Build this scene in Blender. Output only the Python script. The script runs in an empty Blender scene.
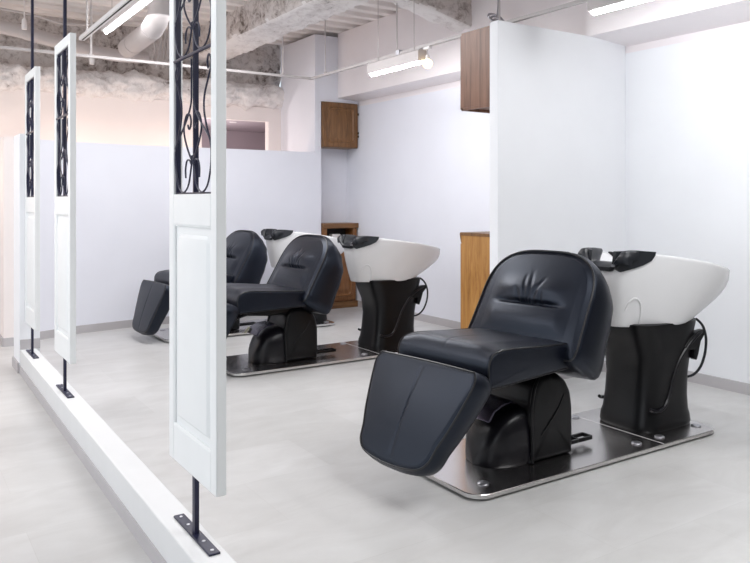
import bpy, bmesh, math, random
from mathutils import Vector, Matrix, noise
random.seed(7)
PI = math.pi
scene = bpy.context.scene
COL = scene.collection

# ------------------------------------------------------------------ materials
def new_mat(name):
    m = bpy.data.materials.new(name); m.use_nodes = True
    nt = m.node_tree; b = nt.nodes['Principled BSDF']
    return m, nt, b

def coord(nt, scale=(1, 1, 1)):
    tc = nt.nodes.new('ShaderNodeTexCoord'); mp = nt.nodes.new('ShaderNodeMapping')
    mp.inputs['Scale'].default_value = scale
    nt.links.new(tc.outputs['Object'], mp.inputs['Vector'])
    return mp.outputs['Vector']

def ramp(nt, fac, stops):
    r = nt.nodes.new('ShaderNodeValToRGB')
    el = r.color_ramp.elements
    el[0].position, el[0].color = stops[0][0], (*stops[0][1], 1)
    el[1].position, el[1].color = stops[1][0], (*stops[1][1], 1)
    for p, c in stops[2:]:
        e = el.new(p); e.color = (*c, 1)
    nt.links.new(fac, r.inputs['Fac'])
    return r.outputs['Color']

def noise_tex(nt, vec, scale, detail=4, rough=.5, dist=0):
    n = nt.nodes.new('ShaderNodeTexNoise')
    n.inputs['Scale'].default_value = scale; n.inputs['Detail'].default_value = detail
    n.inputs['Roughness'].default_value = rough; n.inputs['Distortion'].default_value = dist
    nt.links.new(vec, n.inputs['Vector'])
    return n

def bump(nt, b, height, strength, distance=.01):
    bp = nt.nodes.new('ShaderNodeBump')
    bp.inputs['Strength'].default_value = strength; bp.inputs['Distance'].default_value = distance
    nt.links.new(height, bp.inputs['Height']); nt.links.new(bp.outputs['Normal'], b.inputs['Normal'])

def simple(name, col, rough=.5, metal=0, var=.04, nscale=8, bmp=0, bscale=60, spec=.5):
    m, nt, b = new_mat(name)
    v = coord(nt)
    n = noise_tex(nt, v, nscale)
    lo = tuple(max(0, c * (1 - var)) for c in col); hi = tuple(min(1, c * (1 + var)) for c in col)
    nt.links.new(ramp(nt, n.outputs['Fac'], [(.3, lo), (.7, hi)]), b.inputs['Base Color'])
    b.inputs['Roughness'].default_value = rough; b.inputs['Metallic'].default_value = metal
    b.inputs['Specular IOR Level'].default_value = spec
    if bmp:
        n2 = noise_tex(nt, v, bscale, 3)
        bump(nt, b, n2.outputs['Fac'], bmp, .004)
    return m

def emit(name, col, strength):
    m, nt, b = new_mat(name)
    b.inputs['Base Color'].default_value = (*col, 1)
    b.inputs['Emission Color'].default_value = (*col, 1); b.inputs['Emission Strength'].default_value = strength
    return m

def wood(name, c1, c2, c3, axis='Z', rough=.4):
    m, nt, b = new_mat(name)
    s = {'Z': (14, 14, 1.1), 'X': (1.1, 14, 14), 'Y': (14, 1.1, 14)}[axis]
    v = coord(nt, s)
    n = noise_tex(nt, v, 1.6, 8, .6, 1.6)
    v2 = coord(nt, tuple(k * 5 for k in s)); n2 = noise_tex(nt, v2, 1.8, 4, .6, .4)
    mx = nt.nodes.new('ShaderNodeMath'); mx.operation = 'MULTIPLY_ADD'
    mx.inputs[1].default_value = .3
    nt.links.new(n2.outputs['Fac'], mx.inputs[0]); nt.links.new(n.outputs['Fac'], mx.inputs[2])
    nt.links.new(ramp(nt, mx.outputs[0], [(.44, c1), (.80, c3), (.6, c2)]), b.inputs['Base Color'])
    b.inputs['Roughness'].default_value = rough
    bump(nt, b, n2.outputs['Fac'], .15, .002)
    return m

M = {}
M['wall'] = simple('wall_paint', (.835, .845, .87), .75, var=.012, nscale=3, bmp=.08, bscale=140)
M['wall_inner'] = simple('wall_paint_lilac', (.77, .78, .84), .75, var=.012, nscale=3, bmp=.08, bscale=140)
M['wall_dark'] = simple('dim_reflection_wall', (.16, .155, .15), .7, var=.05)  # for the added unseen walls that keep reflections dim
M['wall_warm'] = simple('wall_paint_warm', (.82, .76, .74), .75, var=.015, nscale=3, bmp=.08, bscale=140)
M['wall_mauve'] = simple('wall_paint_mauve', (.43, .37, .41), .75, var=.02, nscale=3)
M['beam_paint'] = simple('beam_paint', (.84, .79, .80), .38, var=.02, nscale=3)
M['base_grey'] = simple('baseboard_vinyl', (.47, .45, .46), .5, var=.03)
M['kerb'] = simple('kerb_paint', (.70, .705, .71), .5, var=.015, bmp=.05)
M['panel'] = simple('panel_paint', (.80, .82, .825), .42, var=.012, bmp=.05, bscale=90)
M['iron'] = simple('wrought_iron', (.013, .014, .040), .40, var=.2, nscale=30, bmp=.15, spec=.42)
M['leather'] = simple('black_leather', (.0010, .0016, .0050), .37, var=.15, nscale=12, bmp=.10, bscale=420, spec=.50)
M['leather'].node_tree.nodes['Principled BSDF'].inputs['Specular Tint'].default_value = (.70, .80, 1.0, 1)  # bluish sheen of the sky light put into the specular tint
M['piping'] = simple('black_piping', (.006, .006, .008), .35, var=.1)
M['plastic'] = simple('black_plastic', (.004, .004, .005), .34, var=.12, bmp=.05, bscale=300, spec=.28)
M['plastic_gloss'] = simple('black_gloss_plastic', (.006, .0055, .008), .30, var=.1, spec=.34)
M['rubber'] = simple('black_rubber', (.011, .013, .018), .42, var=.1)
M['ceramic'] = simple('white_ceramic', (.83, .83, .84), .22, var=.01)
M['white_metal'] = simple('white_metal', (.82, .80, .80), .4, var=.015)
M['rail'] = simple('rail_paint', (.46, .43, .425), .5, var=.03)
M['pipe'] = simple('conduit_paint', (.50, .465, .46), .5, var=.03)
M['white_plastic'] = simple('white_plastic', (.75, .73, .73), .45, var=.02)
M['smoked'] = simple('smoked_metal', (.07, .062, .095), .25, metal=.6, var=.05)
M['chrome'] = simple('chrome', (.66, .62, .72), .16, metal=1, var=.03)
M['sticker'] = simple('pale_sticker', (.82, .80, .55), .5, var=.03)
M['screw'] = simple('steel_screw', (.42, .42, .45), .32, metal=.9, var=.05)
M['dark_gap'] = simple('dark_recess', (.012, .009, .009), .7)
M['oak'] = wood('brown_oak', (.085, .036, .012), (.17, .078, .026), (.235, .115, .042), 'Z')
M['oak_h'] = wood('brown_oak_crosswise', (.085, .036, .012), (.17, .078, .026), (.235, .115, .042), 'X')
M['oak_orange'] = wood('honey_oak', (.19, .075, .016), (.36, .165, .04), (.46, .235, .068), 'Z')
M['oak_red'] = wood('red_brown_oak', (.10, .036, .010), (.19, .076, .022), (.25, .11, .036), 'Z')
M['oak_pink'] = wood('pale_brown_oak', (.092, .040, .023), (.168, .078, .045), (.215, .106, .064), 'Z')
M['tube'] = emit('lamp_tube_light', (.96, .98, 1.0), 112)
M['tube_dim'] = emit('lamp_tube_light_soft', (.96, .98, 1.0), 28)
M['bulb'] = emit('spot_bulb_light', (1.0, .76, .40), 3.2)
M['downlight'] = emit('downlight_glow', (1.0, .85, .75), 6)

# brushed stainless plate
m, nt, b = new_mat('brushed_steel')
v = coord(nt, (1.2, 60, 60)); n = noise_tex(nt, v, 6, 4)
nt.links.new(ramp(nt, n.outputs['Fac'], [(.3, (.58, .56, .56)), (.7, (.68, .66, .65))]), b.inputs['Base Color'])
b.inputs['Metallic'].default_value = 1; b.inputs['Roughness'].default_value = .24
bump(nt, b, n.outputs['Fac'], .03, .001)
M['steel'] = m
m, nt, b = new_mat('polished_steel_edge')
v = coord(nt, (2, 2, 90)); n = noise_tex(nt, v, 5, 3)
nt.links.new(ramp(nt, n.outputs['Fac'], [(.3, (.62, .61, .60)), (.7, (.72, .71, .70))]), b.inputs['Base Color'])
b.inputs['Metallic'].default_value = 1; b.inputs['Roughness'].default_value = .3
M['steel_edge'] = m

# floor: pale stone-look vinyl tile
m, nt, b = new_mat('pale_floor')
v = coord(nt)
br = nt.nodes.new('ShaderNodeTexBrick')
br.inputs['Scale'].default_value = 1.0; br.inputs['Brick Width'].default_value = .91; br.inputs['Row Height'].default_value = .455
br.inputs['Mortar Size'].default_value = .0012; br.inputs['Bias'].default_value = 0
br.inputs['Color1'].default_value = (.57, .567, .56, 1); br.inputs['Color2'].default_value = (.618, .615, .61, 1)
br.inputs['Mortar'].default_value = (.545, .54, .53, 1)
nt.links.new(v, br.inputs['Vector'])
n = noise_tex(nt, coord(nt, (1, 2.2, 1)), 2.4, 8, .62, .6)
mix = nt.nodes.new('ShaderNodeMix'); mix.data_type = 'RGBA'; mix.blend_type = 'MULTIPLY'
mix.inputs['Factor'].default_value = 1.0
nt.links.new(br.outputs['Color'], mix.inputs[6])
nt.links.new(ramp(nt, n.outputs['Fac'], [(.3, (.85, .842, .835)), (.7, (1, 1, 1))]), mix.inputs[7])
nt.links.new(mix.outputs[2], b.inputs['Base Color'])
b.inputs['Roughness'].default_value = .36; b.inputs['Specular IOR Level'].default_value = .45
M['floor'] = m

# sprayed foam insulation (bumpy, dark pits)
def foam(name, pit, mid, hi, sc=1.0, p0=.36, p1=.47, p2=.60):
    m, nt, b = new_mat(name)
    v = coord(nt)
    n1 = noise_tex(nt, v, 16 * sc, 9, .68, .5)
    n2 = noise_tex(nt, v, 3.0 * sc, 5, .6, .3)
    ad = nt.nodes.new('ShaderNodeMath'); ad.operation = 'MULTIPLY_ADD'; ad.inputs[1].default_value = .45
    nt.links.new(n2.outputs['Fac'], ad.inputs[0])
    ml = nt.nodes.new('ShaderNodeMath'); ml.operation = 'MULTIPLY'; ml.inputs[1].default_value = .6
    nt.links.new(n1.outputs['Fac'], ml.inputs[0]); nt.links.new(ml.outputs[0], ad.inputs[2])
    nt.links.new(ramp(nt, ad.outputs[0], [(p0, pit), (p2, hi), (p1, mid)]), b.inputs['Base Color'])
    b.inputs['Roughness'].default_value = .9
    bump(nt, b, n1.outputs['Fac'], .7, .03)
    return m
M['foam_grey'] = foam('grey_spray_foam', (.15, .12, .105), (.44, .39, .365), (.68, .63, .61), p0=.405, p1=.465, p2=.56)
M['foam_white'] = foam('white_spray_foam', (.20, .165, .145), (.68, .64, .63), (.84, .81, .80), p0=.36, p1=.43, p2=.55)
M['deck'] = simple('ceiling_deck', (.80, .76, .74), .7, var=.12, nscale=2.5, bmp=.1)

# ------------------------------------------------------------------ mesh helpers
class MB:
    def __init__(self): self.v = []; self.f = []
    def add(self, vs, fs):
        o = len(self.v); self.v += [tuple(p) for p in vs]; self.f += [tuple(i + o for i in q) for q in fs]
    def box(self, x0, x1, y0, y1, z0, z1):
        self.add([(x0, y0, z0), (x1, y0, z0), (x1, y1, z0), (x0, y1, z0), (x0, y0, z1), (x1, y0, z1), (x1, y1, z1), (x0, y1, z1)],
                 [(0, 3, 2, 1), (4, 5, 6, 7), (0, 1, 5, 4), (1, 2, 6, 5), (2, 3, 7, 6), (3, 0, 4, 7)])
    def loft(self, rings, cap0=True, cap1=True, closed_loop=False):
        n = len(rings[0]); o = len(self.v)
        for r in rings: self.v += [tuple(p) for p in r]
        m_ = len(rings)
        for i in range(m_ if closed_loop else m_ - 1):
            a = o + i * n; c = o + ((i + 1) % m_) * n
            for k in range(n):
                self.f.append((a + k, a + (k + 1) % n, c + (k + 1) % n, c + k))
        if not closed_loop:
            if cap0: self.f.append(tuple(o + k for k in range(n))[::-1])
            if cap1: self.f.append(tuple(o + (m_ - 1) * n + k for k in range(n)))
    def tube(self, pts, r, n=8, closed=False, squash=1.0):
        pts = [Vector(p) for p in pts]; N = len(pts); rings = []
        t0 = ((pts[1] - pts[0]) if not closed else (pts[1] - pts[-1])).normalized()
        up = Vector((0, 0, 1)) if abs(t0.z) < .9 else Vector((1, 0, 0))
        u = (up - t0 * up.dot(t0)).normalized()
        for i in range(N):
            if closed: t = (pts[(i + 1) % N] - pts[i - 1]).normalized()
            else: t = (pts[min(i + 1, N - 1)] - pts[max(i - 1, 0)]).normalized()
            u = (u - t * u.dot(t)).normalized(); w = t.cross(u)
            rr = r[i] if isinstance(r, (list, tuple)) else r
            rings.append([pts[i] + u * rr * math.cos(2 * PI * k / n) + w * rr * squash * math.sin(2 * PI * k / n) for k in range(n)])
        self.loft(rings, closed_loop=closed)
    def lathe(self, prof, n=24, c=(0, 0, 0)):
        rings = [[(c[0] + r * math.cos(2 * PI * k / n), c[1] + r * math.sin(2 * PI * k / n), c[2] + z) for k in range(n)] for r, z in prof]
        self.loft(rings)
    def prism(self, poly, a0, a1, plane='XZ'):
        f = {'XZ': lambda p, a: (p[0], a, p[1]), 'XY': lambda p, a: (p[0], p[1], a), 'YZ': lambda p, a: (a, p[0], p[1])}[plane]
        self.loft([[f(p, a0) for p in poly], [f(p, a1) for p in poly]])
    def build(self, name, mat, parent=None, smooth=False, bevel=0, segs=2, sub=0, angle=40):
        me = bpy.data.meshes.new(name); me.from_pydata(self.v, [], self.f)
        bm = bmesh.new(); bm.from_mesh(me); bmesh.ops.recalc_face_normals(bm, faces=bm.faces); bm.to_mesh(me); bm.free()
        me.materials.append(mat)
        o = bpy.data.objects.new(name, me); COL.objects.link(o)
        if parent: o.parent = parent
        if smooth or bevel or sub:
            for p in me.polygons: p.use_smooth = True
            me.set_sharp_from_angle(angle=math.radians(angle))
        if bevel:
            bv = o.modifiers.new('bevel', 'BEVEL'); bv.width = bevel; bv.segments = segs; bv.limit_method = 'ANGLE'
            bv.angle_limit = math.radians(35); bv.harden_normals = False
        if sub:
            s = o.modifiers.new('sub', 'SUBSURF'); s.levels = sub; s.render_levels = sub
        return o

def tag(o, label, cat, group=None):
    o['label'] = label; o['category'] = cat
    if group: o['group'] = group
    return o
def thing(name, loc, label, cat, group=None):
    o = bpy.data.objects.new(name, None); COL.objects.link(o); o.location = loc; o.empty_display_size = .1
    return tag(o, label, cat, group)
def struct(o):
    o['kind'] = 'structure'; return o
def boxobj(name, mat, x0, x1, y0, y1, z0, z1, parent=None, bevel=0):
    b = MB(); b.box(x0, x1, y0, y1, z0, z1); return b.build(name, mat, parent, bevel=bevel)
def copy_tree(o, parent=None):
    c = o.copy(); COL.objects.link(c); c.parent = parent
    for ch in o.children: copy_tree(ch, c)
    return c
def smoothpath(pts, n=8, closed=False):
    pts = [Vector(p) for p in pts]; N = len(pts); out = []
    rng = N if closed else N - 1
    for i in range(rng):
        if closed: p0, p1, p2, p3 = pts[i - 1], pts[i], pts[(i + 1) % N], pts[(i + 2) % N]
        else: p0, p1, p2, p3 = pts[max(i - 1, 0)], pts[i], pts[i + 1], pts[min(i + 2, N - 1)]
        for k in range(n):
            t = k / n
            out.append(.5 * ((2 * p1) + (-p0 + p2) * t + (2 * p0 - 5 * p1 + 4 * p2 - p3) * t * t + (-p0 + 3 * p1 - 3 * p2 + p3) * t ** 3))
    if not closed: out.append(pts[-1])
    return out
def rrect(cx, cy, a, b, r, n=6):
    out = []
    for sx, sy, a0 in ((1, 1, 0), (-1, 1, PI / 2), (-1, -1, PI), (1, -1, 1.5 * PI)):
        for k in range(n + 1):
            t = a0 + PI / 2 * k / n
            out.append((cx + sx * (a - r) + r * math.cos(t), cy + sy * (b - r) + r * math.sin(t)))
    return out
def resample(poly, n):
    P = [Vector(p) for p in poly]; L = [0]
    for i in range(len(P)): L.append(L[-1] + (P[(i + 1) % len(P)] - P[i]).length)
    out = []; j = 0
    for k in range(n):
        s = L[-1] * k / n
        while L[j + 1] < s: j += 1
        t = (s - L[j]) / max(1e-9, L[j + 1] - L[j])
        out.append(P[j].lerp(P[(j + 1) % len(P)], t))
    return out
def inset2(poly, d):
    n = len(poly); out = []
    for i in range(n):
        t = (poly[(i + 1) % n] - poly[i - 1]); nrm = Vector((-t.y, t.x)).normalized()
        out.append(poly[i] + nrm * d)      # ccw polygon: left normal points inwards
    return out
def sstep(a, b, x):
    t = min(1, max(0, (x - a) / (b - a))); return t * t * (3 - 2 * t)

# ------------------------------------------------------------------ setting
XR = 4.81
YP = 3.785
fl = MB(); fl.box(-4, 5.2, -3, 13, -.1, 0); struct(fl.build('floor', M['floor']))

# corrugated ceiling deck: ribs along X
ce = MB(); y = -3.0; prof = []
while y < 13:
    prof += [(y, 3.36), (y + .10, 3.36), (y + .125, 3.30), (y + .225, 3.30)]; y += .25
poly = prof + [(13, 3.5), (-3, 3.5)]
ce.prism(poly, -4, 5.2, 'YZ'); struct(ce.build('ceiling', M['deck']))

# right wall (white lining below, grey strip above) and the boxed beam over it
struct(boxobj('wall_right', M['wall'], XR, 5.0, 2.2, YP + .02, 0, 2.44))
struct(boxobj('wall_right_inner', M['wall_inner'], XR, 5.0, YP + .02, 8.2, 0, 2.44))
bm_ = MB(); bm_.prism([(4.40, 2.528), (4.40, 3.34), (5.0, 3.34), (5.0, 2.441), (4.825, 2.441), (4.825, 2.497)], -3, YP + .04, 'XZ')
struct(bm_.build('trim_1', M['beam_paint']))
bm_ = MB(); bm_.prism([(4.54, 2.525), (4.54, 3.30), (5.0, 3.30), (5.0, 2.441), (4.825, 2.441), (4.825, 2.505)], YP + .04, 7.753, 'XZ')
struct(bm_.build('trim_2', M['beam_paint']))

# middle partition between the bays
struct(boxobj('wall_middle', M['wall'], 3.477, XR, YP, YP + .085, 0, 2.527, bevel=.004))

# low wall at the back, bent at its left end
hw = MB()
hw.prism([(.90, 7.40), (1.55, 7.66), (2.1, 7.75), (4.308, 7.75), (4.308, 7.752), (4.22, 7.752), (4.22, 7.97), (2.0, 7.93), (1.5, 7.80), (.86, 7.55)], 0, 1.865, 'XY')
struct(hw.build('wall_back', M['wall_inner'], bevel=.004))
# column and alcove wall behind the cabinets
cw = MB(); cw.box(4.225, 4.308, 7.753, 8.66, 0, 3.26); cw.box(4.308, 5.0, 7.995, 8.66, 0, 3.26); cw.box(4.308, 5.0, 7.753, 7.995, 2.475, 3.26)
struct(cw.build('wall_alcove', M['wall_inner']))
# far pink wall with an opening into a dim back room
fw = MB()
fw.box(-4, 3.17, 8.66, 8.76, 0, 2.47)
fw.box(3.17, 4.05, 8.66, 8.76, 2.295, 2.47)
fw.box(4.05, 5.0, 8.66, 8.76, 0, 2.47)
struct(fw.build('wall_far', M['wall_warm']))
br_ = MB()
br_.box(2.2, 5.0, 10.6, 10.7, 0, 2.5); br_.box(2.1, 2.2, 8.76, 10.7, 0, 2.5); br_.box(5.0, 5.1, 8.76, 10.7, 0, 2.5)
struct(br_.build('wall_back_room', M['wall_mauve']))
bc = MB(); bc.box(2.1, 5.1, 8.76, 10.7, 2.34, 2.39); struct(bc.build('ceiling_back_room', M['wall_mauve']))
# pink wall left of the low wall
struct(boxobj('wall_left_return', M['wall_warm'], .862, .97, 7.33, 8.66, 0, 1.86))
# outer left wall out of view
struct(boxobj('wall_left', M['wall'], -4.1, -4, -3, 8.7, 0, .45))
struct(boxobj('unseen_wall_front', M['wall_dark'], -4, 5, -3.1, -3, 0, 3.3))  # unseen dark wall, added to cut light and reflections from the front
struct(boxobj('unseen_wall_right_front', M['wall_dark'], XR, 5.0, -3, 2.2, 0, 2.44))  # unseen dark stretch, added so glossy sides reflect less light
# post at the end of the kerb
struct(boxobj('wall_end_post', M['wall'], .828, .972, 6.145, 6.44, 0, 1.80, bevel=.004))

# glazed shop front on the left, out of view: frame only between sill and header
wf = MB(); wf.box(-4.1, -4, -3, 8.7, 2.95, 3.30)
for k in range(7): wf.box(-4.08, -4.02, -3 + 1.94 * k, -2.94 + 1.94 * k, .45, 2.95)
struct(wf.build('window_1', M['white_metal']))
# kerb
kb = MB(); kb.prism([(.747, -3), (.862, -3), (.945, 6.145), (.833, 6.145)], 0, .175, 'XY'); struct(kb.build('trim_3', M['kerb'], bevel=.004))
# baseboards
def bb(name, pts, t=.012, z0=0, h=.075):
    m = MB()
    for (x0, y0), (x1, y1) in zip(pts, pts[1:]):
        d = Vector((x1 - x0, y1 - y0)).normalized(); n = Vector((d.y, -d.x)) * t
        m.prism([(x0, y0), (x1, y1), (x1 + n.x, y1 + n.y), (x0 + n.x, y0 + n.y)], z0, z0 + h, 'XY')
    return struct(m.build(name, M['base_grey']))
bb('baseboard_right', [(XR, YP), (XR, -3)])
bb('baseboard_right_inner', [(XR, 7.99), (XR, YP + .085)])
bb('baseboard_middle', [(3.477, YP + .085), (3.477, YP), (XR, YP)])
bb('baseboard_back', [(.97, 7.428), (1.55, 7.66), (2.1, 7.75), (4.308, 7.75)])
bb('baseboard_post', [(.833, 6.145), (.972, 6.145)], z0=.175)
bb('baseboard_post_side', [(.828, 6.44), (.828, 6.145)])
bb('baseboard_left_return', [(.862, 8.6), (.862, 7.33), (.97, 7.33)])
bb('baseboard_kerb', [(.833, 6.13), (.747, -3)], t=.006, h=.062)

# ---------------------------------------------------- foam covered structure overhead
def foamgrid(name, fn, nu, nv, amp, fr, mat, seed=0.0):
    """closed bumpy sleeve: fn(i/nu, j/nv) -> (point, normal); j wraps"""
    m = MB(); rings = []
    for i in range(nu + 1):
        ring = []
        for j in range(nv):
            p, n = fn(i / nu, j / nv)
            p = Vector(p); n = Vector(n)
            d = noise.noise(p * fr + Vector((seed, 0, 0))) + .5 * noise.noise(p * fr * 2.7 + Vector((0, seed, 0))) + .25 * noise.noise(p * fr * 6 + Vector((0, 0, seed)))
            ring.append(p + n * d * amp)
        rings.append(ring)
    m.loft(rings)
    return m.build(name, mat, smooth=True, angle=70)
def sleeve(a, b, w, h, r=.05, lip=0):
    """box-section sleeve from a to b (centre lines), width w (horizontal), height h"""
    a = Vector(a); b = Vector(b); d = (b - a).normalized(); s = Vector((d.y, -d.x, 0)).normalized(); up = s.cross(d)
    if up.z < 0: up = -up
    poly = resample(rrect(0, 0, w / 2, h / 2, r, 4), 64)
    def fn(u, v):
        q = poly[int(round(v * 64)) % 64]; k = int(round(v * 64)) % 64
        t = poly[(k + 1) % 64] - poly[k - 1]; nn = Vector((t.y, -t.x)).normalized()
        return a.lerp(b, u) + s * q.x + up * q.y, s * nn.x + up * nn.y
    return fn
def pick_foam(o, mats):   # undersides get the paler foam: light from below put into the colour
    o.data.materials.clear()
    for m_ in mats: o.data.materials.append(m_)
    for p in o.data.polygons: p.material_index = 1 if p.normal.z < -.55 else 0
o = foamgrid('trim_4', sleeve((3.27, 9.4, 3.22), (3.22, -2.0, 3.22), .42, .44, .04), 300, 64, .030, 8, M['foam_grey'], 1)
pick_foam(o, [M['foam_grey'], M['foam_white']]); struct(o)
o = foamgrid('trim_5', sleeve((3.45, 5.42, 3.30), (4.62, 5.42, 3.04), .24, .32, .04), 40, 64, .016, 9, M['foam_white'], 5)
pick_foam(o, [M['foam_grey'], M['foam_white']]); struct(o)
# far wall: grey foam over the wall head and a fat white roll above the pink wall
o = foamgrid('trim_6', sleeve((-4, 8.72, 2.60), (4.235, 8.72, 2.60), .30, .29, .12), 300, 64, .055, 6, M['foam_white'], 9); struct(o)
o = foamgrid('trim_7', sleeve((-4, 8.98, 3.05), (4.30, 8.98, 3.05), .30, .85, .04), 260, 64, .05, 7, M['foam_grey'], 3); struct(o)

# ------------------------------------------------------------------ shampoo stations
LEN = dict(seg=96)
def cushion(outline, center, frame, thick_fn, front_fn, nseg=112, nring=22, r=.03, puff=.012, back_puff=0.0):
    """upholstered pad. outline: ccw 2-D polygon (u,v). frame(u,v,d)->3-D with d along the outward front normal.
    thick_fn(u,v) depth of the pad; front_fn(u,v,e) relief of the front, e = 0 at edge .. 1 at centre"""
    P = resample(outline, nseg); c = Vector(center); m = MB(); rings = []
    def relief(q, e): return front_fn(q.x, q.y, e)
    # back
    B = inset2(P, r)
    rings.append([frame(c.x + (q.x - c.x) * .02, c.y + (q.y - c.y) * .02, -thick_fn(c.x, c.y) - back_puff) for q in B])
    for s in (.35, .7, .92):
        rings.append([frame(*(c + (q - c) * s), -thick_fn(*(c + (q - c) * s)) - back_puff * (1 - s * s)) for q in B])
    for k in range(4):
        a = PI / 2 * k / 3
        Q = inset2(P, r * (1 - math.sin(a)) - puff * .0)
        rings.append([frame(q.x, q.y, -thick_fn(q.x, q.y) + r * (1 - math.cos(a))) for q in Q])
    # side, slightly puffed
    for k in range(1, 5):
        t = k / 5
        Q = inset2(P, -puff * math.sin(PI * t))
        rings.append([frame(q.x, q.y, (-thick_fn(q.x, q.y) + r) * (1 - t) + (-r * .6) * t) for q in Q])
    rr = r * .6
    for k in range(4):
        a = PI / 2 * k / 3
        Q = inset2(P, rr * (1 - math.cos(a)))
        rings.append([frame(q.x, q.y, -rr + rr * math.sin(a)) for q in Q])
    F = inset2(P, rr); Fc = F[::3]
    def edge(w, lim=.13):
        dm = 9
        for i in range(len(Fc)):
            a = Fc[i - 1]; ab = Fc[i] - a; t = min(1, max(0, (w - a).dot(ab) / max(1e-9, ab.length_squared)))
            dm = min(dm, (w - a - ab * t).length_squared)
        return sstep(0, .13, math.sqrt(dm))
    for k in range(1, nring + 1):
        s = 1 - k / nring
        s = max(s, .012)
        ring = []
        for q in F:
            w = c + (q - c) * s
            ring.append(frame(w.x, w.y, relief(w, edge(w))))
        rings.append(ring)
    m.loft(rings)
    return m, P, rr
def pipe_on(P, rr, frame, r=.0045, d=.0, inset=None):
    Q = inset2(P, rr * .3 if inset is None else inset); m = MB()
    m.tube([frame(q.x, q.y, d) for q in Q], r, 6, closed=True)
    return m

PIVOT = (2.56, 2.74)
station = thing('shampoo_station', (PIVOT[0], PIVOT[1], 0), 'x', 'shampoo chair', 'shampoo chairs with basins')

# --- base plate
pb = MB()
P0 = rrect(.433, 0, .893, .32, .085, 8)
pb.prism(P0, .012, .030, 'XY')
plate = pb.build('base_plate', M['steel'], station, bevel=.002, segs=1)
eb = MB()
def off(P, d): return [tuple(q) for q in inset2([Vector(p) for p in P], d)]
eb.loft([[(x, y, .012) for x, y in off(P0, -.0015)], [(x, y, .026) for x, y in off(P0, -.0015)], [(x, y, .026) for x, y in off(P0, .003)], [(x, y, .012) for x, y in off(P0, .003)]], closed_loop=True)
eb.build('plate_edge', M['steel_edge'], plate)
ft = MB(); ft.prism(off(P0, .035), 0, .012, 'XY'); ft.build('plate_gap_shade', M['dark_gap'], plate)  # near-black block stands in for the shadow gap under the plate
for (x, y) in ((-.328, -.215), (-.328, .235), (.709, -.235), (.899, -.235), (1.245, -.222), (.80, .262), (1.245, .25)):
    c = MB(); c.lathe([(.0, 0), (.026, 0), (.027, .004), (.022, .008), (.010, .010), (.0, .010)], 20, (x, y, .030))
    c.build('bolt_cap', M['screw'], plate, smooth=True)
sm = MB()
sm.prism([(.822, -.318), (.826, -.318), (.826, .318), (.822, .318)], .0302, .0308, 'XY'); sm.build('plate_seam', M['white_metal'], plate)

# --- chair pedestal: arched rear housing, rounded nose in front
def profile_solid(poly, hw, r, nseg=72, y0=0, taper=None):
    P = resample(poly, nseg); m = MB(); rings = []
    K = 5
    for k in range(K + 1):
        a = PI / 2 * k / K
        Q = inset2(P, r * (1 - math.sin(a))); yy = -hw + r * (1 - math.cos(a))
        rings.append([(q.x, y0 + yy, q.y) for q in Q])
    for k in range(K, -1, -1):
        a = PI / 2 * k / K
        Q = inset2(P, r * (1 - math.sin(a))); yy = hw - r * (1 - math.cos(a))
        rings.append([(q.x, y0 + yy, q.y) for q in Q])
    c = sum((Vector(p) for p in P), Vector((0, 0))) / len(P)
    rings.insert(0, [((q[0] - c.x) * .03 + c.x, q[1], (q[2] - c.y) * .03 + c.y) for q in rings[0]])
    rings.append([((q[0] - c.x) * .03 + c.x, q[1], (q[2] - c.y) * .03 + c.y) for q in rings[-1]])
    m.loft(rings); return m
def spoly(pts, n=6): return [tuple(p) for p in smoothpath([(a, b, 0) for a, b in pts], n, True)]
rear = [(a_ + .025, b_) for a_, b_ in [(-.01, .031), (.29, .031), (.295, .10), (.293, .27), (.280, .345), (.245, .405), (.19, .442), (.12, .452), (.06, .445), (.02, .40), (.0, .32), (-.01, .22), (-.01, .12)]]
ped = profile_solid(rear, .165, .035).build('chair_pedestal', M['plastic'], station, smooth=True, angle=50)
ng = MB(); rg = []
for t in range(15):
    q = t / 14; x = -.205 + .25 * q
    hwid = .150 * (1 - (1 - q) ** 3.2) ** .5 + .004; top_ = .05 + .25 * (1 - (1 - min(1, q * 1.02)) ** 2.6) ** .62
    rg.append([(x, a * hwid, .031 + (top_ - .031) * b_) for a, b_ in [(-.94, 0), (-1, .08), (-1, .35), (-.985, .62), (-.92, .82), (-.76, .94), (-.45, .99), (0, 1), (.45, .99), (.76, .94), (.92, .82), (.985, .62), (1, .35), (1, .08), (.94, 0)]])
ng.loft(rg)
ng.build('pedestal_nose', M['plastic_gloss'], ped, smooth=True, angle=60)
# molded ribs on the side of the pedestal
for s in (-1, 1):
    rb = MB()
    rb.tube(smoothpath([(a_ + .025, b_, c_) for a_, b_, c_ in [(.005, s * .160, .035), (.002, s * .163, .14), (-.004, s * .163, .24), (.002, s * .161, .32), (.025, s * .155, .39), (.065, s * .145, .435)]], 6), .009, 8)
    rb.build('molded_rib', M['plastic'], ped, smooth=True)
    rb = MB(); rb.tube(smoothpath([(a_ + .025, b_, c_) for a_, b_, c_ in [(.06, s * .164, .16), (.11, s * .166, .21), (.17, s * .165, .27), (.22, s * .162, .34)]], 6), .005, 8)
    rb.build('side_groove', M['plastic'], ped, smooth=True)
cp = MB()
prof_c = ((-.180, .245), (-.150, .288), (-.10, .312), (-.03, .322), (-.03, .330), (-.105, .322), (-.160, .298), (-.195, .252))
cp.loft([[(x, -.095, z) for x, z in prof_c], [(x, .095, z) for x, z in prof_c]])
cp.build('cover_plate', M['smoked'], ped, smooth=True, bevel=.004)
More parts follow.
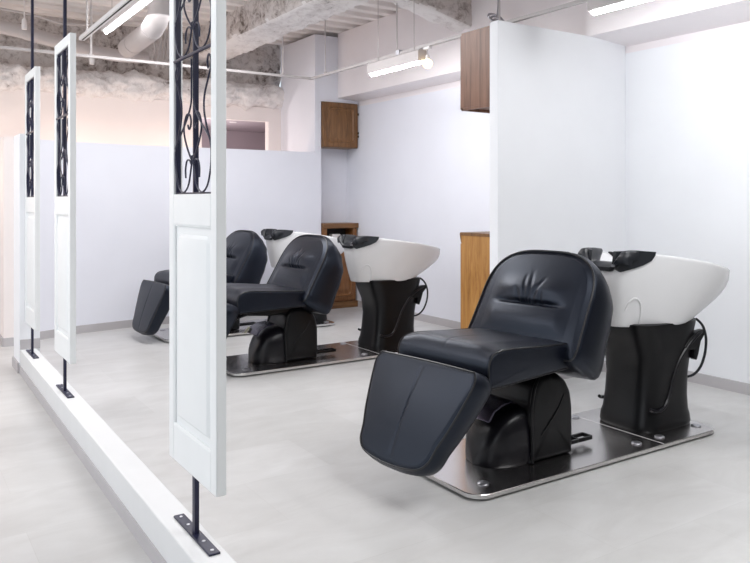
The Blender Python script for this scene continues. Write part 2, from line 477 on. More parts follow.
stk = MB(); stk.loft([[(-.212, .055, .250), (-.216, .055, .252), (-.178, .055, .296), (-.174, .055, .294)], [(-.212, .092, .250), (-.216, .092, .252), (-.178, .092, .296), (-.174, .092, .294)]]); stk.build('sticker', M['sticker'], ped)
# foot pedal with two loops on the near side
fp = MB()
for x0 in (.305, .405):
    L = rrect(x0 + .05, -.085, .056, .036, .012, 3)
    fp.loft([[(x, y, .058) for x, y in off(L, 0)], [(x, y, .076) for x, y in off(L, 0)], [(x, y, .076) for x, y in off(L, .011)], [(x, y, .058) for x, y in off(L, .011)]], closed_loop=True)
fp.tube([(.29, -.085, .067), (.32, -.085, .067)], .014, 8)
fp.build('foot_pedal', M['plastic'], ped, smooth=True, angle=30)

# --- seat support and link arms
sp = MB()
sp.prism([(-.33, .485), (-.30, .435), (-.10, .415), (.12, .43), (.24, .47), (.24, .505), (-.33, .505)], -.14, .14, 'XZ')
support = sp.build('seat_support', M['plastic'], station, bevel=.012)
ar = MB()
for s in (-.12, .12):
    ar.tube([(-.26, s, .455), (-.40, s, .42), (-.47, s, .40)], .014, 8)
ar.tube([(-.30, 0, .44), (-.36, .0, .41)], .02, 8)
ar.build('footrest_arm', M['plastic'], support, smooth=True)
for s in (-.27, .27):
    hg = MB(); hg.lathe([(0, -.016), (.02, -.016), (.02, .016), (0, .016)], 14, (.215, s, .49))
    hg.build('hinge_knob', M['plastic_gloss'], support, smooth=True)

# --- seat
def pleats(u, v, cu, cv, ln, spread, k, seed):
    """gathers that fan out from a seam at v=cv towards +v"""
    s = 0
    t = (v - cv) / ln
    if t < -.06 or t > 1.05: return 0
    rng = random.Random(seed)
    for i in range(k):
        a = (i + .5) / k * 2 - 1 + rng.uniform(-.12, .12); L = rng.uniform(.45, 1.0) * (1 - .35 * abs(a))
        uc = cu + spread * a * (.82 + .25 * t) + .012 * math.sin(6 * t + i)
        w = .0085 + .004 * t
        fade = max(0, 1 - t / L) if t > 0 else max(0, 1 + t / .06)
        s -= math.exp(-((u - uc) / w) ** 2) * fade
    return s
sprof = [Vector((p.x, p.y)) for p in smoothpath([(-.425, .480, 0), (-.20, .482, 0), (.10, .488, 0), (.245, .492, 0), (.268, .515, 0), (.268, .585, 0), (.245, .606, 0), (.10, .612, 0), (-.10, .624, 0), (-.28, .638, 0), (-.365, .641, 0), (-.420, .629, 0), (-.449, .596, 0), (-.455, .55, 0), (-.448, .502, 0)], 8, True)]
sprof = resample(sprof, 150)
def seat_relief(x, y):
    e = sstep(0, .11, .288 - abs(y)) * sstep(.28, .20, x)
    w = .009 * pleats(y, -x, .0, -.175, .20, .115, 7, 5)
    seam = -.012 * math.exp(-((x - .180) / .013) ** 2) * (1 - sstep(.12, .22, abs(y)))
    stitch = -.003 * math.exp(-(y / .005) ** 2) * sstep(-.10, -.22, x)
    return .016 * e + w + seam + stitch
sm_ = MB(); rg = []; HW = .29; RR = .018; NY = 76
ylist = [-HW + RR * (1 - math.cos(PI / 2 * k / 5)) for k in range(5)] + [-HW + RR + (2 * HW - 2 * RR) * k / NY for k in range(NY + 1)] + [HW - RR * (1 - math.cos(PI / 2 * k / 5)) for k in range(4, -1, -1)]
cs_ = Vector((-.09, .56))
for y in ylist:
    dd = max(0, abs(y) - (HW - RR)); ins = RR - math.sqrt(max(0, RR * RR - dd * dd))
    Q = inset2(sprof, ins) ; ring = []
    for q, p in zip(Q, sprof):
        top = sstep(.60, .632, q.y) if q.x > -.40 else sstep(.60, .64, q.y) * sstep(-.46, -.40, q.x)
        ring.append((q.x, y, q.y + (seat_relief(q.x, y) if dd == 0 else 0) * top - .0))
    rg.append(ring)
rg.insert(0, [(cs_.x + (x - cs_.x) * .02, y, cs_.y + (z - cs_.y) * .02) for x, y, z in rg[0]])
rg.append([(cs_.x + (x - cs_.x) * .02, y, cs_.y + (z - cs_.y) * .02) for x, y, z in rg[-1]])
sm_.loft(rg)
seat = sm_.build('seat', M['leather'], station, smooth=True, angle=60)
for sd in (-1, 1):
    pm = MB(); pm.tube([(q.x, sd * (HW - .006), q.y) for q in inset2(sprof, .003)], .0045, 6, closed=True)
    pm.build('piping', M['piping'], seat, smooth=True)

# --- backrest
def bo():
    pts = []
    top, W = .494, .346
    N = 40
    for k in range(N + 1):           # right side up over the top to the left, ccw
        a = PI * k / N
        e = 2 / 3.0
        cu = math.copysign(abs(math.cos(a)) ** e, math.cos(a)); sv = math.sin(a) ** e
        pts.append((W * cu, .175 + (top - .175) * sv))
    pts += [(-.350, .05), (-.354, -.02), (-.347, -.066), (-.325, -.088), (-.2, -.094), (0, -.095), (.2, -.094), (.325, -.088), (.347, -.066), (.354, -.02), (.350, .05)]
    return pts
BR = math.radians(30.0); B0 = Vector((.118, 0, .606))
UP = Vector((math.sin(BR), 0, math.cos(BR))); NF = Vector((-math.cos(BR), 0, math.sin(BR)))
def fback(u, v, d): return B0 + Vector((0, u, 0)) + UP * v + NF * d
def back_relief(u, v, e):
    bulge = .036 * max(0, 1 - (u / .346) ** 2) * max(0, 1 - abs((v - .20) / .294) ** 2.2)
    seam = -.022 * math.exp(-((v - .175 - .05 * u * u) / .012) ** 2) * (1 - sstep(.12, .24, abs(u)))
    upper = .016 * math.exp(-((v - .25) / .05) ** 2) * (1 - sstep(.10, .27, abs(u)))
    low = .014 * math.exp(-((v - .08) / .07) ** 2) * (1 - sstep(.18, .33, abs(u)))
    w = .012 * pleats(u, v, .0, .178, .22, .10, 6, 31)
    ped_ = -.0010 * math.exp(-((abs(u) - .262) / .006) ** 2) * sstep(.0, .3, e) * (1 - sstep(.30, .38, v))
    return bulge + (seam + w) * min(1, e * 4) + (upper + low) * e + ped_
def bthick(u, v):
    K = ((-.2, .272), (-.03, .270), (.15, .254), (.27, .234), (.38, .190), (.435, .146), (.50, .095))
    for (a, p), (b_, q) in zip(K, K[1:]):
        if v <= b_: return p + (q - p) * sstep(a, b_, v) if v > a else p
    return .085
m_, P_, rr_ = cushion(bo(), (0, .22), fback, bthick, back_relief, nseg=200, nring=44, r=.05, puff=.010, back_puff=.01)
backrest = m_.build('backrest', M['leather'], station, smooth=True, angle=60)
pipe_on(P_, rr_, fback, .005, -.004).build('piping', M['piping'], backrest, smooth=True)

# --- footrest
FR = math.radians(29.5); F0 = Vector((-.550, 0, .577))
FD = Vector((-math.sin(FR), 0, -math.cos(FR))); FN = Vector((-math.cos(FR), 0, math.sin(FR)))
def ffoot(u, v, d): return F0 + Vector((0, u, 0)) - FD * v + FN * d          # v runs upwards (negative = down)
fo = [(.270, 0), (0, .004), (-.270, 0), (-.299, -.009), (-.314, -.050), (-.300, -.13), (-.266, -.26), (-.236, -.345), (-.218, -.412), (-.172, -.453), (-.09, -.470), (0, -.474),
      (.09, -.470), (.172, -.453), (.218, -.412), (.236, -.345), (.266, -.26), (.300, -.13), (.314, -.050), (.299, -.009)]
fo = [(p.x, p.y) for p in smoothpath([(a, b_, 0) for a, b_ in fo], 4, True)]
def foot_relief(u, v, e):
    bulge = .016 * max(0, 1 - (u / .315) ** 2) * max(0, 1 - ((v + .237) / .237) ** 2)
    seam = -.004 * math.exp(-(u / .0045) ** 2)
    return bulge + seam * min(1, e * 6)
m_, P_, rr_ = cushion(fo, (0, -.21), ffoot, lambda u, v: .132 + .075 * v, foot_relief, nseg=144, nring=40, r=.022, puff=.008)
foot = m_.build('footrest', M['leather'], station, smooth=True, angle=60)
pipe_on(P_, rr_, ffoot, .0045, -.003).build('piping', M['piping'], foot, smooth=True)

# --- basin stand
BX = 1.065
def superell(cx, cy, a, b, n, N=64, z=0):
    out = []
    for k in range(N):
        t = 2 * PI * k / N; c, s = math.cos(t), math.sin(t)
        out.append((cx + a * math.copysign(abs(c) ** (2 / n), c), cy + b * math.copysign(abs(s) ** (2 / n), s), z))
    return out
st = MB(); rg = []
for z, cx, a, b_ in ((.030, 1.060, .222, .188), (.045, 1.060, .228, .192), (.085, 1.060, .224, .188), (.115, 1.062, .214, .180), (.20, 1.068, .205, .174), (.32, 1.078, .204, .172),
                     (.44, 1.082, .220, .180), (.54, 1.070, .252, .190), (.60, 1.066, .270, .198), (.618, 1.066, .272, .199), (.622, 1.066, .258, .19)):
    rg.append(superell(cx + .03, 0, a, b_, 4.2, 72, z))
st.loft(rg); stand = st.build('basin_stand', M['plastic'], station, smooth=True, angle=60)
for s in (-1, 1):
    rb = MB()
    rb.tube(smoothpath([(x_ + .03, y_, z_) for x_, y_, z_ in [(.875, s * .172, .160), (.90, s * .181, .150), (.95, s * .182, .146), (1.00, s * .178, .165), (1.04, s * .175, .22), (1.08, s * .173, .31), (1.13, s * .176, .40), (1.20, s * .186, .48), (1.28, s * .19, .53), (1.335, s * .180, .545)]], 7), .010, 8)
    rb.build('molded_rib', M['plastic_gloss'], stand, smooth=True)
bk = MB()
bk.prism([(x_ + .03, z_) for x_, z_ in [(1.16, .47), (1.22, .52), (1.30, .552), (1.352, .555), (1.350, .525), (1.315, .49), (1.295, .43), (1.275, .385), (1.25, .40), (1.262, .45), (1.21, .45)]], -.19, -.150, 'XZ')
bk.build('hose_bracket', M['plastic'], stand, bevel=.006)
hs = MB()
hs.tube(smoothpath([(x_ + .025, y_, z_) for x_, y_, z_ in [(1.30, -.17, .618), (1.330, -.18, .592), (1.350, -.186, .56), (1.368, -.188, .50), (1.362, -.186, .42), (1.33, -.180, .345), (1.285, -.165, .30), (1.24, -.14, .285)]], 8), .0075, 8)
hs.build('hose', M['rubber'], stand, smooth=True)

# --- basin bowl
def rim_z(x, y):
    t = (x - .68) / .88
    z = 1.022 - .055 * t - .092 * t * t
    dip = math.exp(-(abs(y) / .125) ** 4) * (1 - sstep(.77, .95, x))
    return z - .082 * dip
def bowl_par(s):
    q = math.sin(min(1, s) * PI / 2)
    x0 = .770 + (.722 - .770) * q; x1 = 1.325 + (1.562 - 1.325) * (math.sin(min(1, s * 1.22) * PI / 2) ** .95)
    return x0, x1, .205 + .122 * q, 3.2 + .6 * s
def tap(x, x0, x1): return .53 + .47 * sstep(-.06, .66, (x - x0) / (x1 - x0))
def bowl_ring(s, shell=0.0, N=96, dz=0):
    x0, x1, b_, n = bowl_par(s)
    ring = []
    for (x, y, _) in superell((x0 + x1) / 2, 0, (x1 - x0) / 2 - shell, b_ - shell, n, N):
        y *= tap(x, x0, x1)
        ring.append((x, y, .612 + (rim_z(x, y) - .612) * s + dz))
    return ring
bw = MB()
rings = [[((x - 1.08) * .05 + 1.08, y * .05, .60) for x, y, z in bowl_ring(0)], [(x * .98 + .02, y * .96, .605) for x, y, z in bowl_ring(0)]]
rings += [bowl_ring(s) for s in (.0, .04, .12, .24, .38, .52, .66, .80, .90, .96)]
rings += [bowl_ring(1.0, 0), bowl_ring(1.0, .006, dz=.005), bowl_ring(1.0, .018, dz=.006), bowl_ring(1.0, .026, dz=.0)]
for s in (.93, .8, .6, .4, .2, .1): rings.append(bowl_ring(s, .032 + (1 - s) * .05, dz=.02))
rings.append([((x - 1.15) * .15 + 1.15, y * .15, .645) for x, y, z in bowl_ring(.1)])
rings.append([((x - 1.15) * .01 + 1.15, y * .01, .64) for x, y, z in bowl_ring(.1)])
bw.loft(rings)
basin = bw.build('basin', M['ceramic'], station, smooth=True, angle=60)
# raised arched cover low on each side of the bowl front
for s in (-1, 1):
    ac = MB()
    outl = [(.795, .622), (.79, .70), (.797, .745), (.822, .768), (.85, .745), (.866, .69), (.872, .622)]
    def onbowl(x, z, d):
        # approximate the side of the bowl at height z
        q = min(1, max(0, (z - .612) / .40)); x0, x1, b_, n = bowl_par(q); cx = (x0 + x1) / 2; a = (x1 - x0) / 2
        u = min(.985, abs(x - cx) / a)
        return (x, s * (b_ * (1 - u ** n) ** (1 / n) * tap(x, x0, x1) + d), z)
    ac.tube([onbowl(x, z, .002) for x, z in [(p.x, p.y) for p in smoothpath([(a, b_, 0) for a, b_ in outl[1:]], 6)]], .006, 8)
    ac.build('arched_moulding', M['ceramic'], basin, smooth=True)
# faucet bits peeking over the rim
for x, y in ((1.14, .285), (1.42, .275)):
    fc = MB(); fc.lathe([(0, 0), (.016, 0), (.018, .012), (.012, .028), (0, .030)], 14, (x, y, rim_z(x, y) - .012))
    fc.tube([(x, y, rim_z(x, y) + .006), (x + .02, y - .03, rim_z(x, y) + .012)], .006, 8)
    fc.build('faucet_knob', M['plastic_gloss'], basin, smooth=True)
# neck rest saddle
nr = MB(); secs = []
def nz(y):
    t = sstep(.060, .135, abs(y)); return .958 + .068 * t
ys = [-.175 + .35 * k / 48 for k in range(49)]
for y in ys:
    e = sstep(.185, .15, abs(y)); lob = sstep(.065, .14, abs(y))
    x0 = .722 + .02 * (1 - e); x1 = .790 + .100 * lob
    zt = nz(y) - .012 * (1 - e)
    drop = .045 + .020 * lob
    sec = [(x0 - .012, y, zt - drop), (x0 - .018, y, zt - drop * .5), (x0 - .010, y, zt - .016), (x0 + .012, y, zt), (x0 + .05, y, zt + .004), ((x0 + x1) / 2 + .02, y, zt + .002), (x1 - .01, y, zt - .004), (x1, y, zt - .014),
           (x1 - .012, y, zt - .034), ((x0 + x1) / 2, y, zt - .036), (x0 + .034, y, zt - .038), (x0 + .022, y, zt - drop * .6), (x0 + .010, y, zt - drop)]
    secs.append(sec)
nr.loft(secs)
neck = nr.build('neck_rest', M['rubber'], basin, smooth=True, angle=55)
# side flaps of the neck rest hugging the bowl
for s in (-1, 1):
    fpz = MB(); A = []
    outl = [(.728, 1.022), (.77, 1.027), (.82, 1.027), (.893, 1.021), (.888, 1.000), (.870, .973), (.83, .950), (.785, .932), (.738, .912), (.715, .94)]
    def side(x, d):
        x0, x1, b_, n = bowl_par(.93); cx = (x0 + x1) / 2; a = (x1 - x0) / 2; u = min(.985, abs(x - cx) / a); return s * (b_ * (1 - u ** n) ** (1 / n) * tap(x, x0, x1) + d)
    for d in (-.010, .010): A.append([(x, side(x, d), z) for x, z in outl])
    fpz.loft(A); fpz.build('neck_rest_flap', M['rubber'], neck, smooth=True, angle=50)
kn = MB(); kn.lathe([(0, 0), (.010, 0), (.010, .012), (0, .012)], 12, (.704, -.09, .94)); kn.build('rest_button', M['screw'], neck, smooth=True)

tops = ('seat_support', 'seat', 'backrest', 'footrest')
L3 = ['nearest black shampoo chair with white basin on a steel plate before the white partition',
      'middle black shampoo chair and white basin, right behind the nearest white panel',
      'farthest black shampoo chair and basin by the low wall, half hidden by a white panel']
units = [station]
for X, Y in ((2.575, 5.41), (2.575, 6.985)):
    c = copy_tree(station); c.location = (X, Y, 0); units.append(c)
for u, l in zip(units, L3): u['label'] = l
for ch in units[0].children:
    if ch.name.split('.')[0] in tops: ch.rotation_euler = (0, 0, math.radians(7.7)); ch.location = (0, 0, .006)
for u, off3 in zip(units[1:], (Vector((0, 0, -.014)), Vector((.055, -.04, -.03)))):
    for ch in u.children:
        k = ch.name.split('.')[0]
        if k == 'basin': ch.location = (-.03, 0, .612 * .07); ch.scale = (1, 1, .93)
        if k not in tops: continue
        rz = Matrix.Rotation(math.radians(3.0), 3, 'Z'); ch.rotation_euler = rz.to_euler(); ch.location = off3
        if k == 'footrest':          # hangs a little steeper on these two
            hinge = Vector((-.50, 0, .53)); R = rz @ Matrix.Rotation(math.radians(-11), 3, 'Y')
            ch.rotation_euler = R.to_euler(); ch.location = off3 + rz @ hinge - R @ hinge

# ------------------------------------------------------------------ hanging panels
def make_panel(name, loc, label):
    """frame of painted wood with an ironwork window above a raised panel; origin on the kerb under the middle of the panel"""
    r = thing(name, loc, label, 'room divider', 'white panels on the kerb')
    W = .23; zb, zt = .205, 2.065; T = .017
    zo0, zo1 = 1.145, 2.005; st_ = .048
    f = MB()
    f.box(-T, T, -W, -W + st_, zb, zt); f.box(-T, T, W - st_, W, zb, zt)
    f.box(-T, T, -W + st_, W - st_, zo1, zt)
    f.box(-T, T, -W + st_, W - st_, zo0 - .105, zo0)
    f.box(-T, T, -W + st_, W - st_, zb, zb + .125)
    f.box(-T + .010, T - .010, -W + st_, W - st_, zb + .125, zo0 - .105)
    fr = f.build('frame', M['panel'], r, bevel=.003)
    for s in (-1, 1):
        q = MB(); y0, y1 = -W + st_, W - st_; z0, z1 = zb + .125, zo0 - .105
        c0 = [(y0 + .028, z0 + .03), (y1 - .028, z0 + .03), (y1 - .028, z1 - .055), (y1 - .05, z1 - .03), (y0 + .05, z1 - .03), (y0 + .028, z1 - .055)]
        c1 = [(y0 + .042, z0 + .044), (y1 - .042, z0 + .044), (y1 - .042, z1 - .062), (y1 - .058, z1 - .044), (y0 + .058, z1 - .044), (y0 + .042, z1 - .062)]
        x0 = s * (T - .012); x1 = s * (T - .001)
        q.loft([[(x0, a, b_) for a, b_ in c0], [(x1, a, b_) for a, b_ in c1]], cap0=False)
        # molding around the field
        mo = [(y0, z0), (y1, z0), (y1, z1), (y0, z1)]
        q.build('raised_field', M['panel'], fr, bevel=.002)
        mq = MB()
        for (a, b_), (c_, d_) in zip(mo, mo[1:] + mo[:1]):
            mq.tube([(s * (T - .008), a, b_), (s * (T - .008), c_, d_)], .007, 8)
        mq.build('moulding', M['panel'], fr, smooth=True)
    # ironwork
    iw = MB(); yo = W - st_
    iw.box(-.008, .008, -yo, -yo + .006, zo0, zo1); iw.box(-.008, .008, yo - .008, yo, zo0, zo1); iw.box(-.009, .009, -.004, .004, zo0, zo1)
    iw.box(-.008, .008, -yo, yo, zo0, zo0 + .006); iw.box(-.008, .008, -yo, yo, zo1 - .006, zo1)
    zm = zo0 + .47
    iron = iw.build('ironwork', M['iron'], r)
    xb = MB(); xb.tube([(-.012, -yo, zm), (-.012, yo, zm)], .006, 8); xb.build('cross_bar', M['iron'], iron, smooth=True)
    sc = MB()
    def rod(pts, rad=.0032): sc.tube(smoothpath([(-.0115, y_, z_) for y_, z_ in pts], 7), rad, 6)
    cy = yo / 2
    for base, H in ((zo0, .47), (zm, zo1 - zm)):
        def rods(c0, d, pts): rod([(c0 + d * a_, base + t_ * H / .47) for a_, t_ in pts])
        for s in (-1, 1):
            rods(0, s, [(yo - .008, .15), (yo - .012, .09), (yo - .04, .03), (cy, .006), (.04, .03), (.012, .09), (.006, .13)])
            rods(0, s, [(.006, .113), (.045, .15), (.080, .20), (.083, .235), (.06, .268), (.03, .270), (.014, .250), (.018, .228), (.034, .220), (.045, .235)])
            rods(0, s, [(.010, .455), (.010, .36), (.014, .305), (.05, .26), (.10, .22), (.15, .185), (yo - .012, .155), (yo - .008, .12)])
            rods(s * yo, -s, [(.008, .16), (.045, .21), (.072, .27), (.068, .32), (.035, .37), (.015, .40), (.012, .43), (.03, .445), (.042, .425), (.036, .40)])
            rods(0, s, [(.066, .055), (.068, .085), (.055, .112), (.03, .115), (.012, .10)])
    sc.build('scrollwork', M['iron'], iron, smooth=True)
    # lower rod, floor plate with screws, upper rod
    lr = MB(); lr.box(-.008, .008, -.013, .013, .006, zb); lr.build('lower_rod', M['iron'], r, bevel=.002)
    pl = MB(); pl.box(-.019, .019, -.175, .175, 0, .007); pf = pl.build('floor_plate', M['iron'], r, bevel=.002)
    for y_ in (-.15, -.075, .075, .15):
        s_ = MB(); s_.lathe([(0, 0), (.0065, 0), (.006, .002), (0, .003)], 10, (0, y_, .007)); s_.build('screw', M['screw'], pf, smooth=True)
    ur = MB(); ur.box(-.009, .009, -.013, .013, zt, 3.19); ur.build('upper_rod', M['iron'], r, bevel=.002)
    return r
p3 = make_panel('room_divider', (.867, 2.425, .175), 'white framed panel with black scrollwork nearest the camera, on the kerb left of centre')
p2 = copy_tree(p3); p2.location = (.872, 4.660, .175); p2['label'] = 'white framed panel in the middle of the row of three on the kerb'
p1 = copy_tree(p3); p1.location = (.883, 5.91, .175); p1['label'] = 'narrow looking white framed panel farthest back on the kerb, by the wall end'

# ------------------------------------------------------------------ cabinets
def door_front(parent, x0, x1, z0, z1, y, mat, matp, knob_side=None, arch=False):
    """door slab facing -Y with a moulded raised panel"""
    d = MB(); d.box(x0, x1, y - .020, y, z0, z1); dr = d.build('door', mat, parent, bevel=.004)
    g = .048
    def rr_(i): return [(a, b_) for a, b_ in rrect((x0 + x1) / 2, (z0 + z1) / 2, (x1 - x0) / 2 - i, (z1 - z0) / 2 - i, .04, 5)]
    f = MB(); f.loft([[(a, y - .021, b_) for a, b_ in rr_(g)], [(a, y - .034, b_) for a, b_ in rr_(g + .008)], [(a, y - .034, b_) for a, b_ in rr_(g + .020)], [(a, y - .0205, b_) for a, b_ in rr_(g + .030)], [(a, y - .0205, b_) for a, b_ in rr_(g + .040)], [(a, y - .031, b_) for a, b_ in rr_(g + .066)]])
    f.build('raised_panel', matp, dr, smooth=True, angle=30)
    return dr
uc = thing('wall_cabinet', (4.56, 7.845, 1.93), 'dark brown oak wall cabinet with a framed door, high in the back alcove', 'cabinet')
b = MB(); b.box(-.245, .245, -.115, .145, 0, .54); b.build('body', M['oak'], uc, bevel=.004)
door_front(uc, -.24, .235, .008, .532, -.115, M['oak'], M['oak'])
hgb = MB()
for z in (.13, .17, .40): hgb.box(.237, .247, -.142, -.128, z, z + .025)
hgb.build('hinge', M['dark_gap'], uc)

lc = thing('base_cabinet', (4.56, 7.84, 0), 'reddish oak base cabinet with an open shelf above its door, standing in the back alcove', 'cabinet')
b = MB()
b.box(-.245, .225, -.10, .15, .06, .84); b.box(-.245, -.19, -.12, .15, .84, .96); b.box(.17, .225, -.12, .15, .84, .96); b.box(-.19, .17, .05, .15, .84, .96)
b.build('body', M['oak_red'], lc, bevel=.003)
t = MB(); t.box(-.247, .245, -.135, .15, .96, 1.02); t.build('top', M['oak_h'], lc, bevel=.006)
pl_ = MB(); pl_.box(-.247, .24, -.128, .15, 0, .075); pl_.build('plinth', M['oak_h'], lc, bevel=.004)
door_front(lc, -.23, .21, .09, .835, -.10, M['oak_red'], M['oak_red'])
bx_ = MB(); bx_.box(-.185, .165, .044, .049, .842, .958); bx_.build('shelf_shade', M['dark_gap'], lc)  # near-black sheet paints the shade inside the open shelf
tw = MB(); tw.box(-.09, .03, -.07, .02, 0, .05)
tag(tw.build('folded_towel', M['white_plastic'], None, bevel=.012, segs=3), 'small white folded towel on the open shelf of the reddish oak base cabinet', 'towel').location = (4.56, 7.84, .841)

uc2 = thing('wall_cabinet', (3.98, 4.02, 1.945), 'pale brown oak wall cabinet behind the white partition, its side grain facing out', 'cabinet')
b = MB(); b.box(-.50, .50, -.15, .155, .02, .56); b.box(-.50, .50, .135, .155, 0, .02); b.box(-.50, -.482, -.15, .155, 0, .02)
b.build('body', M['oak_pink'], uc2, bevel=.002)
d_ = MB()
for x0 in (-.495, .003): d_.box(x0, x0 + .49, .155, .173, .01, .55)
d_.build('door', M['oak_pink'], uc2, bevel=.003)
lc2 = thing('base_cabinet', (3.98, 4.026, 0), 'honey oak base cabinet end standing behind the white partition, below the pale wall cabinet', 'cabinet')
b = MB(); b.box(-.50, .50, -.155, .15, 0, 1.045); b.build('body', M['oak_orange'], lc2, bevel=.002)
t = MB(); t.prism([(-.15, 1.045), (-.15, 1.066), (.158, 1.066), (.164, 1.055), (.160, 1.03), (.150, .99), (.150, 1.045)], -.503, .50, 'YZ'); t.build('top', M['oak_h'], lc2)
d_ = MB()
for x0 in (-.495, .003): d_.box(x0, x0 + .49, .150, .166, .09, .985)
d_.build('door', M['oak_orange'], lc2, bevel=.003)

# ------------------------------------------------------------------ lamps, track, ducts
def strip_lamp(name, loc, length, label, tube='tube', up=3.365):
    r = thing(name, loc, label, 'ceiling lamp', 'fluorescent strip lamps')
    h = MB(); h.prism([(-.046, .014), (-.046, .10), (-.030, .115), (.030, .115), (.046, .10), (.046, .014)], -length / 2, length / 2, 'XZ')
    h.build('housing', M['pipe'], r, bevel=.003)
    t_ = MB(); t_.tube([(0, -length / 2 + .012, .006), (0, length / 2 - .012, .004)], .013, 14); t_.build('tube', M[tube], r, smooth=True)
    for s in (-1, 1): e = MB(); e.box(-.018, .018, s * (length / 2) - .006, s * (length / 2) + .006, .004, .03); e.build('end_cap', M['white_metal'], r)
    for s in (-.35, .35): w = MB(); w.tube([(0, s * length, .11), (0, s * length, up - loc[2])], .0035, 6); w.build('hanger_rod', M['pipe'], r)
    return r
strip_lamp('strip_lamp', (3.78, 2.615, 2.490), 1.24, 'bright fluorescent strip lamp over the nearest basin, right of the partition top')
strip_lamp('strip_lamp', (3.78, 5.445, 2.460), .80, 'bright fluorescent strip lamp before the beam of the second bay, beside the glowing spotlight')
strip_lamp('strip_lamp', (1.635, 6.19, 2.790), 1.40, 'bright fluorescent strip lamp at upper left, over the far panels', 'tube_dim')

tr = thing('lighting_track', (3.80, 7.05, 2.60), 'thin white lighting track turning a corner under the ceiling, hung on rods', 'lighting track')
q = MB(); q.box(-.013, .013, -9.0, .0, -.012, .012); q.build('rail', M['rail'], tr)
q = MB(); q.box(-7.2, .013, -.013, .013, -.012, .012); q.build('cross_rail', M['rail'], tr)
for (x, y) in ((0, -.30), (-.34, 0), (0, -1.60), (-2.26, 0), (0, -2.93)):
    q = MB(); q.tube([(x, y, .01), (x, y, .765)], .007, 6); q.tube([(x, y, .012), (x, y, .03)], .016, 8); q.build('hanger_rod', M['pipe'], tr)
q = MB(); q.box(-.02, .02, -1.66, -1.61, -.016, .028); q.build('rail_clip', M['screw'], tr)

sl = thing('spotlight', (3.80, 5.00, 2.588), 'small glowing warm spotlight hanging from the white lighting track', 'spotlight')
q = MB(); q.box(-.015, .015, -.04, .04, -.022, 0); q.build('track_adapter', M['white_metal'], sl, bevel=.003)
q = MB(); q.tube([(0, 0, -.02), (0, 0, -.075)], .005, 8); q.build('stem', M['pipe'], sl, smooth=True)
q = MB(); q.lathe([(0, -.070), (.014, -.070), (.017, -.080), (.017, -.102), (.0, -.102)], 20); q.build('lamp_holder', M['white_metal'], sl, smooth=True)
q = MB(); q.lathe([(0, -.182), (.018, -.179), (.036, -.164), (.043, -.142), (.037, -.119), (.018, -.103), (0, -.102)], 18); q.build('bulb', M['bulb'], sl, smooth=True)

tr2 = thing('lighting_track', (1.33, 5.60, 2.62), 'short white lighting track beside the upper left strip lamp, over the far panels', 'lighting track')
q = MB(); q.box(-.022, .022, -.9, .82, -.014, .014); q.build('rail', M['white_metal'], tr2)
q = MB(); q.box(-.006, .006, -.9, .80, -.0155, -.0135); q.build('slot', M['dark_gap'], tr2)
for y in (.62, -.45):
    q = MB(); q.tube([(0, y, .01), (0, y, .745)], .008, 6); q.build('hanger_rod', M['pipe'], tr2)

du = thing('air_duct', (2.08, 7.85, 2.87), 'thick white round air duct bending up to the ceiling, behind the upper left strip lamp', 'duct')
q = MB(); pth = smoothpath([(0, 0, 0), (-.02, -.5, 0), (-.05, -1.0, .0), (-.06, -1.22, .06), (-.065, -1.33, .20), (-.065, -1.35, .415)], 8)
q.tube(pth, .098, 24); q.build('duct_body', M['pipe'], du, smooth=True)
for k in (4, 16, 34):
    q = MB(); q.tube([pth[k], pth[k + 1]], .103, 24); q.build('duct_band', M['pipe'], du, smooth=True)

pp = MB()
pp.tube(smoothpath([(-1.8, 8.25, 3.24), (-.4, 8.25, 3.16), (.93, 8.22, 3.02), (1.25, 8.22, 2.97), (1.7, 8.25, 2.90), (2.1, 8.36, 2.88), (2.45, 8.50, 2.92)], 10), .068, 18)
tag(pp.build('ceiling_pipe', M['pipe'], smooth=True), 'fat white pipe sagging across the far ceiling at the upper left corner', 'pipe')
tp = MB()
tp.tube(smoothpath([(-1.5, 8.1, 3.20), (0, 8.1, 3.20), (1.1, 8.1, 3.16), (1.5, 8.1, 3.10), (1.85, 8.1, 3.16), (2.1, 8.1, 3.37)], 10), .013, 8)
tag(tp.build('cable', M['pipe'], smooth=True), 'thin pale cable looping along the ceiling above the fat white pipe', 'cable')
cb = thing('cable_bundle', (2.56, 8.25, 2.80), 'bundle of wavy grey cables hanging behind the nearest panel top', 'cables')
rg_ = random.Random(3)
for k in range(7):
    x = -.09 + .03 * k; q = MB()
    q.tube(smoothpath([(x + rg_.uniform(-.02, .02), rg_.uniform(-.05, .05), .57), (x + rg_.uniform(-.05, .05), rg_.uniform(-.05, .05), .34), (x + rg_.uniform(-.05, .05), 0, .17), (x + rg_.uniform(-.04, .04), rg_.uniform(-.05, .05), rg_.uniform(-.04, .06))], 8), .013, 8)
    q.build('cable', M['pipe'], cb, smooth=True)
for (x, z, l) in ((1.13, 2.98, 'small white fitting hanging on a cord before the fat pipe, upper left corner'), (1.77, 2.70, 'small white fitting hanging on a cord, right of the middle panel top')):
    r = thing('hanging_fitting', (x, 8.05, z), l, 'light fitting', 'small hanging fittings')
    q = MB(); q.lathe([(0, 0), (.024, .004), (.026, .05), (.020, .10), (.008, .115), (0, .115)], 14); q.build('socket', M['white_metal'], r, smooth=True)
    q = MB(); q.tube([(0, 0, .11), (0, 0, 3.365 - z)], .005, 6); q.build('cord', M['white_metal'], r)
co = MB()
for k in range(3):
    co.tube([(4.36 + .075 * math.cos(t * PI / 12), 4.72 + .03 * k + .03 * math.sin(t * PI / 12), 2.80 + .03 * k + .04 * math.sin(t * PI / 12)) for t in range(24)], .010, 6, closed=True)
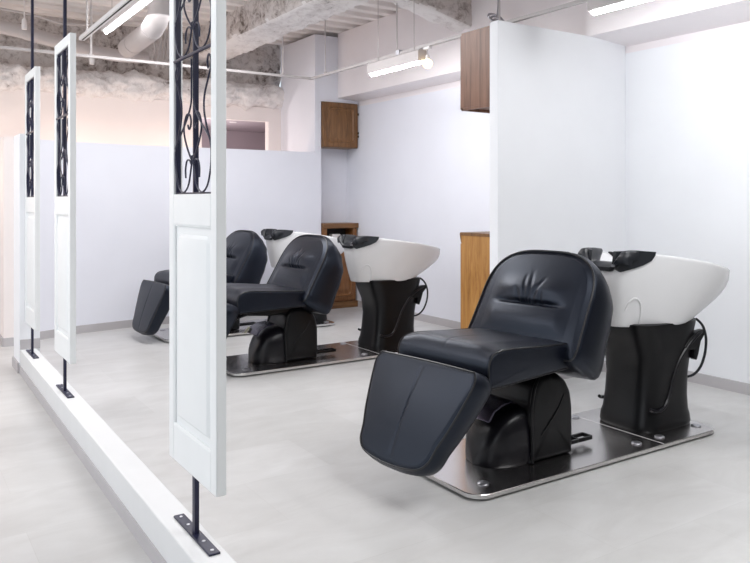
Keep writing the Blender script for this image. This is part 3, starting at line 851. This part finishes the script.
co.tube(smoothpath([(4.36, 4.76, 2.86), (4.38, 4.76, 3.0), (4.36, 4.76, 3.37)], 6), .010, 6)
tag(co.build('coiled_cable', M['screw'], smooth=True), 'coiled grey cable hanging over the pale wall cabinet, at the partition top', 'cable')
for i, (x, y) in enumerate(((3.52, 9.15), (3.86, 9.35))):
    r = thing('downlight', (x, y, 2.332), ('left' if i == 0 else 'right') + ' one of two small ceiling downlights in the dim room beyond the low wall', 'downlight', 'back room downlights')
    q = MB(); q.lathe([(.03, 0), (.05, 0), (.05, .008), (.03, .008)], 20); q.build('ring', M['white_metal'], r, smooth=True)
    q = MB(); q.lathe([(0, .002), (.03, .002), (.03, .008), (0, .008)], 20); q.build('lens', M['downlight'], r, smooth=True)

# ------------------------------------------------------------------ light
w = bpy.data.worlds.new('world'); scene.world = w; w.use_nodes = True
bg = w.node_tree.nodes['Background']; bg.inputs['Color'].default_value = (.84, .92, 1.0, 1); bg.inputs['Strength'].default_value = 1.0
def area(name, loc, rot, sx, sy, power, col=(1, 1, 1)):
    l = bpy.data.lights.new(name, 'AREA'); l.shape = 'RECTANGLE'; l.size = sx; l.size_y = sy; l.energy = power; l.color = col
    o = bpy.data.objects.new(name, l); COL.objects.link(o); o.location = loc; o.rotation_euler = rot
    return o
# daylight from the left shop front; unseen fill lights added over bays and aisle
area('shop_window_light', (-3.95, 2.0, 1.75), (math.radians(90), 0, math.radians(-90)), 9, 2.4, 85, (.90, .95, 1.0))
area('fill_light_bay', (2.8, .6, 3.0), (0, 0, 0), 2.0, 1.2, 84, (.98, .99, 1))
area('fill_light_middle', (2.3, 5.7, 2.93), (0, 0, 0), 1.5, 2.2, 68, (.98, .98, 1.0))
area('fill_light_aisle', (-.8, 4.5, 3.0), (0, 0, 0), 1.2, 4.0, 66, (.98, .98, 1))
def point(name, loc, power, col, r=.08):
    l = bpy.data.lights.new(name, 'POINT'); l.energy = power; l.color = col; l.shadow_soft_size = r
    o = bpy.data.objects.new(name, l); COL.objects.link(o); o.location = loc
for i, x in enumerate((-.6, .5, 1.7, 2.9)): point('warm_lamp', (x, 8.12, 1.55), 9, (1.0, .80, .66))
point('back_room_lamp', (3.4, 9.4, 1.7), 30, (1.0, .92, .9))

# ------------------------------------------------------------------ camera
cam = bpy.data.cameras.new('camera'); cam.sensor_width = 36; cam.lens = 745 / 750 * 36
cam.shift_x = 0; cam.shift_y = (200 - 281.5) / 750
co_ = bpy.data.objects.new('camera', cam); COL.objects.link(co_)
co_.location = (0, 0, 1.3); co_.rotation_euler = (math.radians(90), 0, math.radians(-33.2))
scene.camera = co_
vs = scene.view_settings
vs.view_transform = 'Standard'; vs.look = 'None'; vs.gamma = 1; vs.use_curve_mapping = False; vs.exposure = 0.0
scene.cycles.max_bounces = 10; scene.cycles.diffuse_bounces = 6
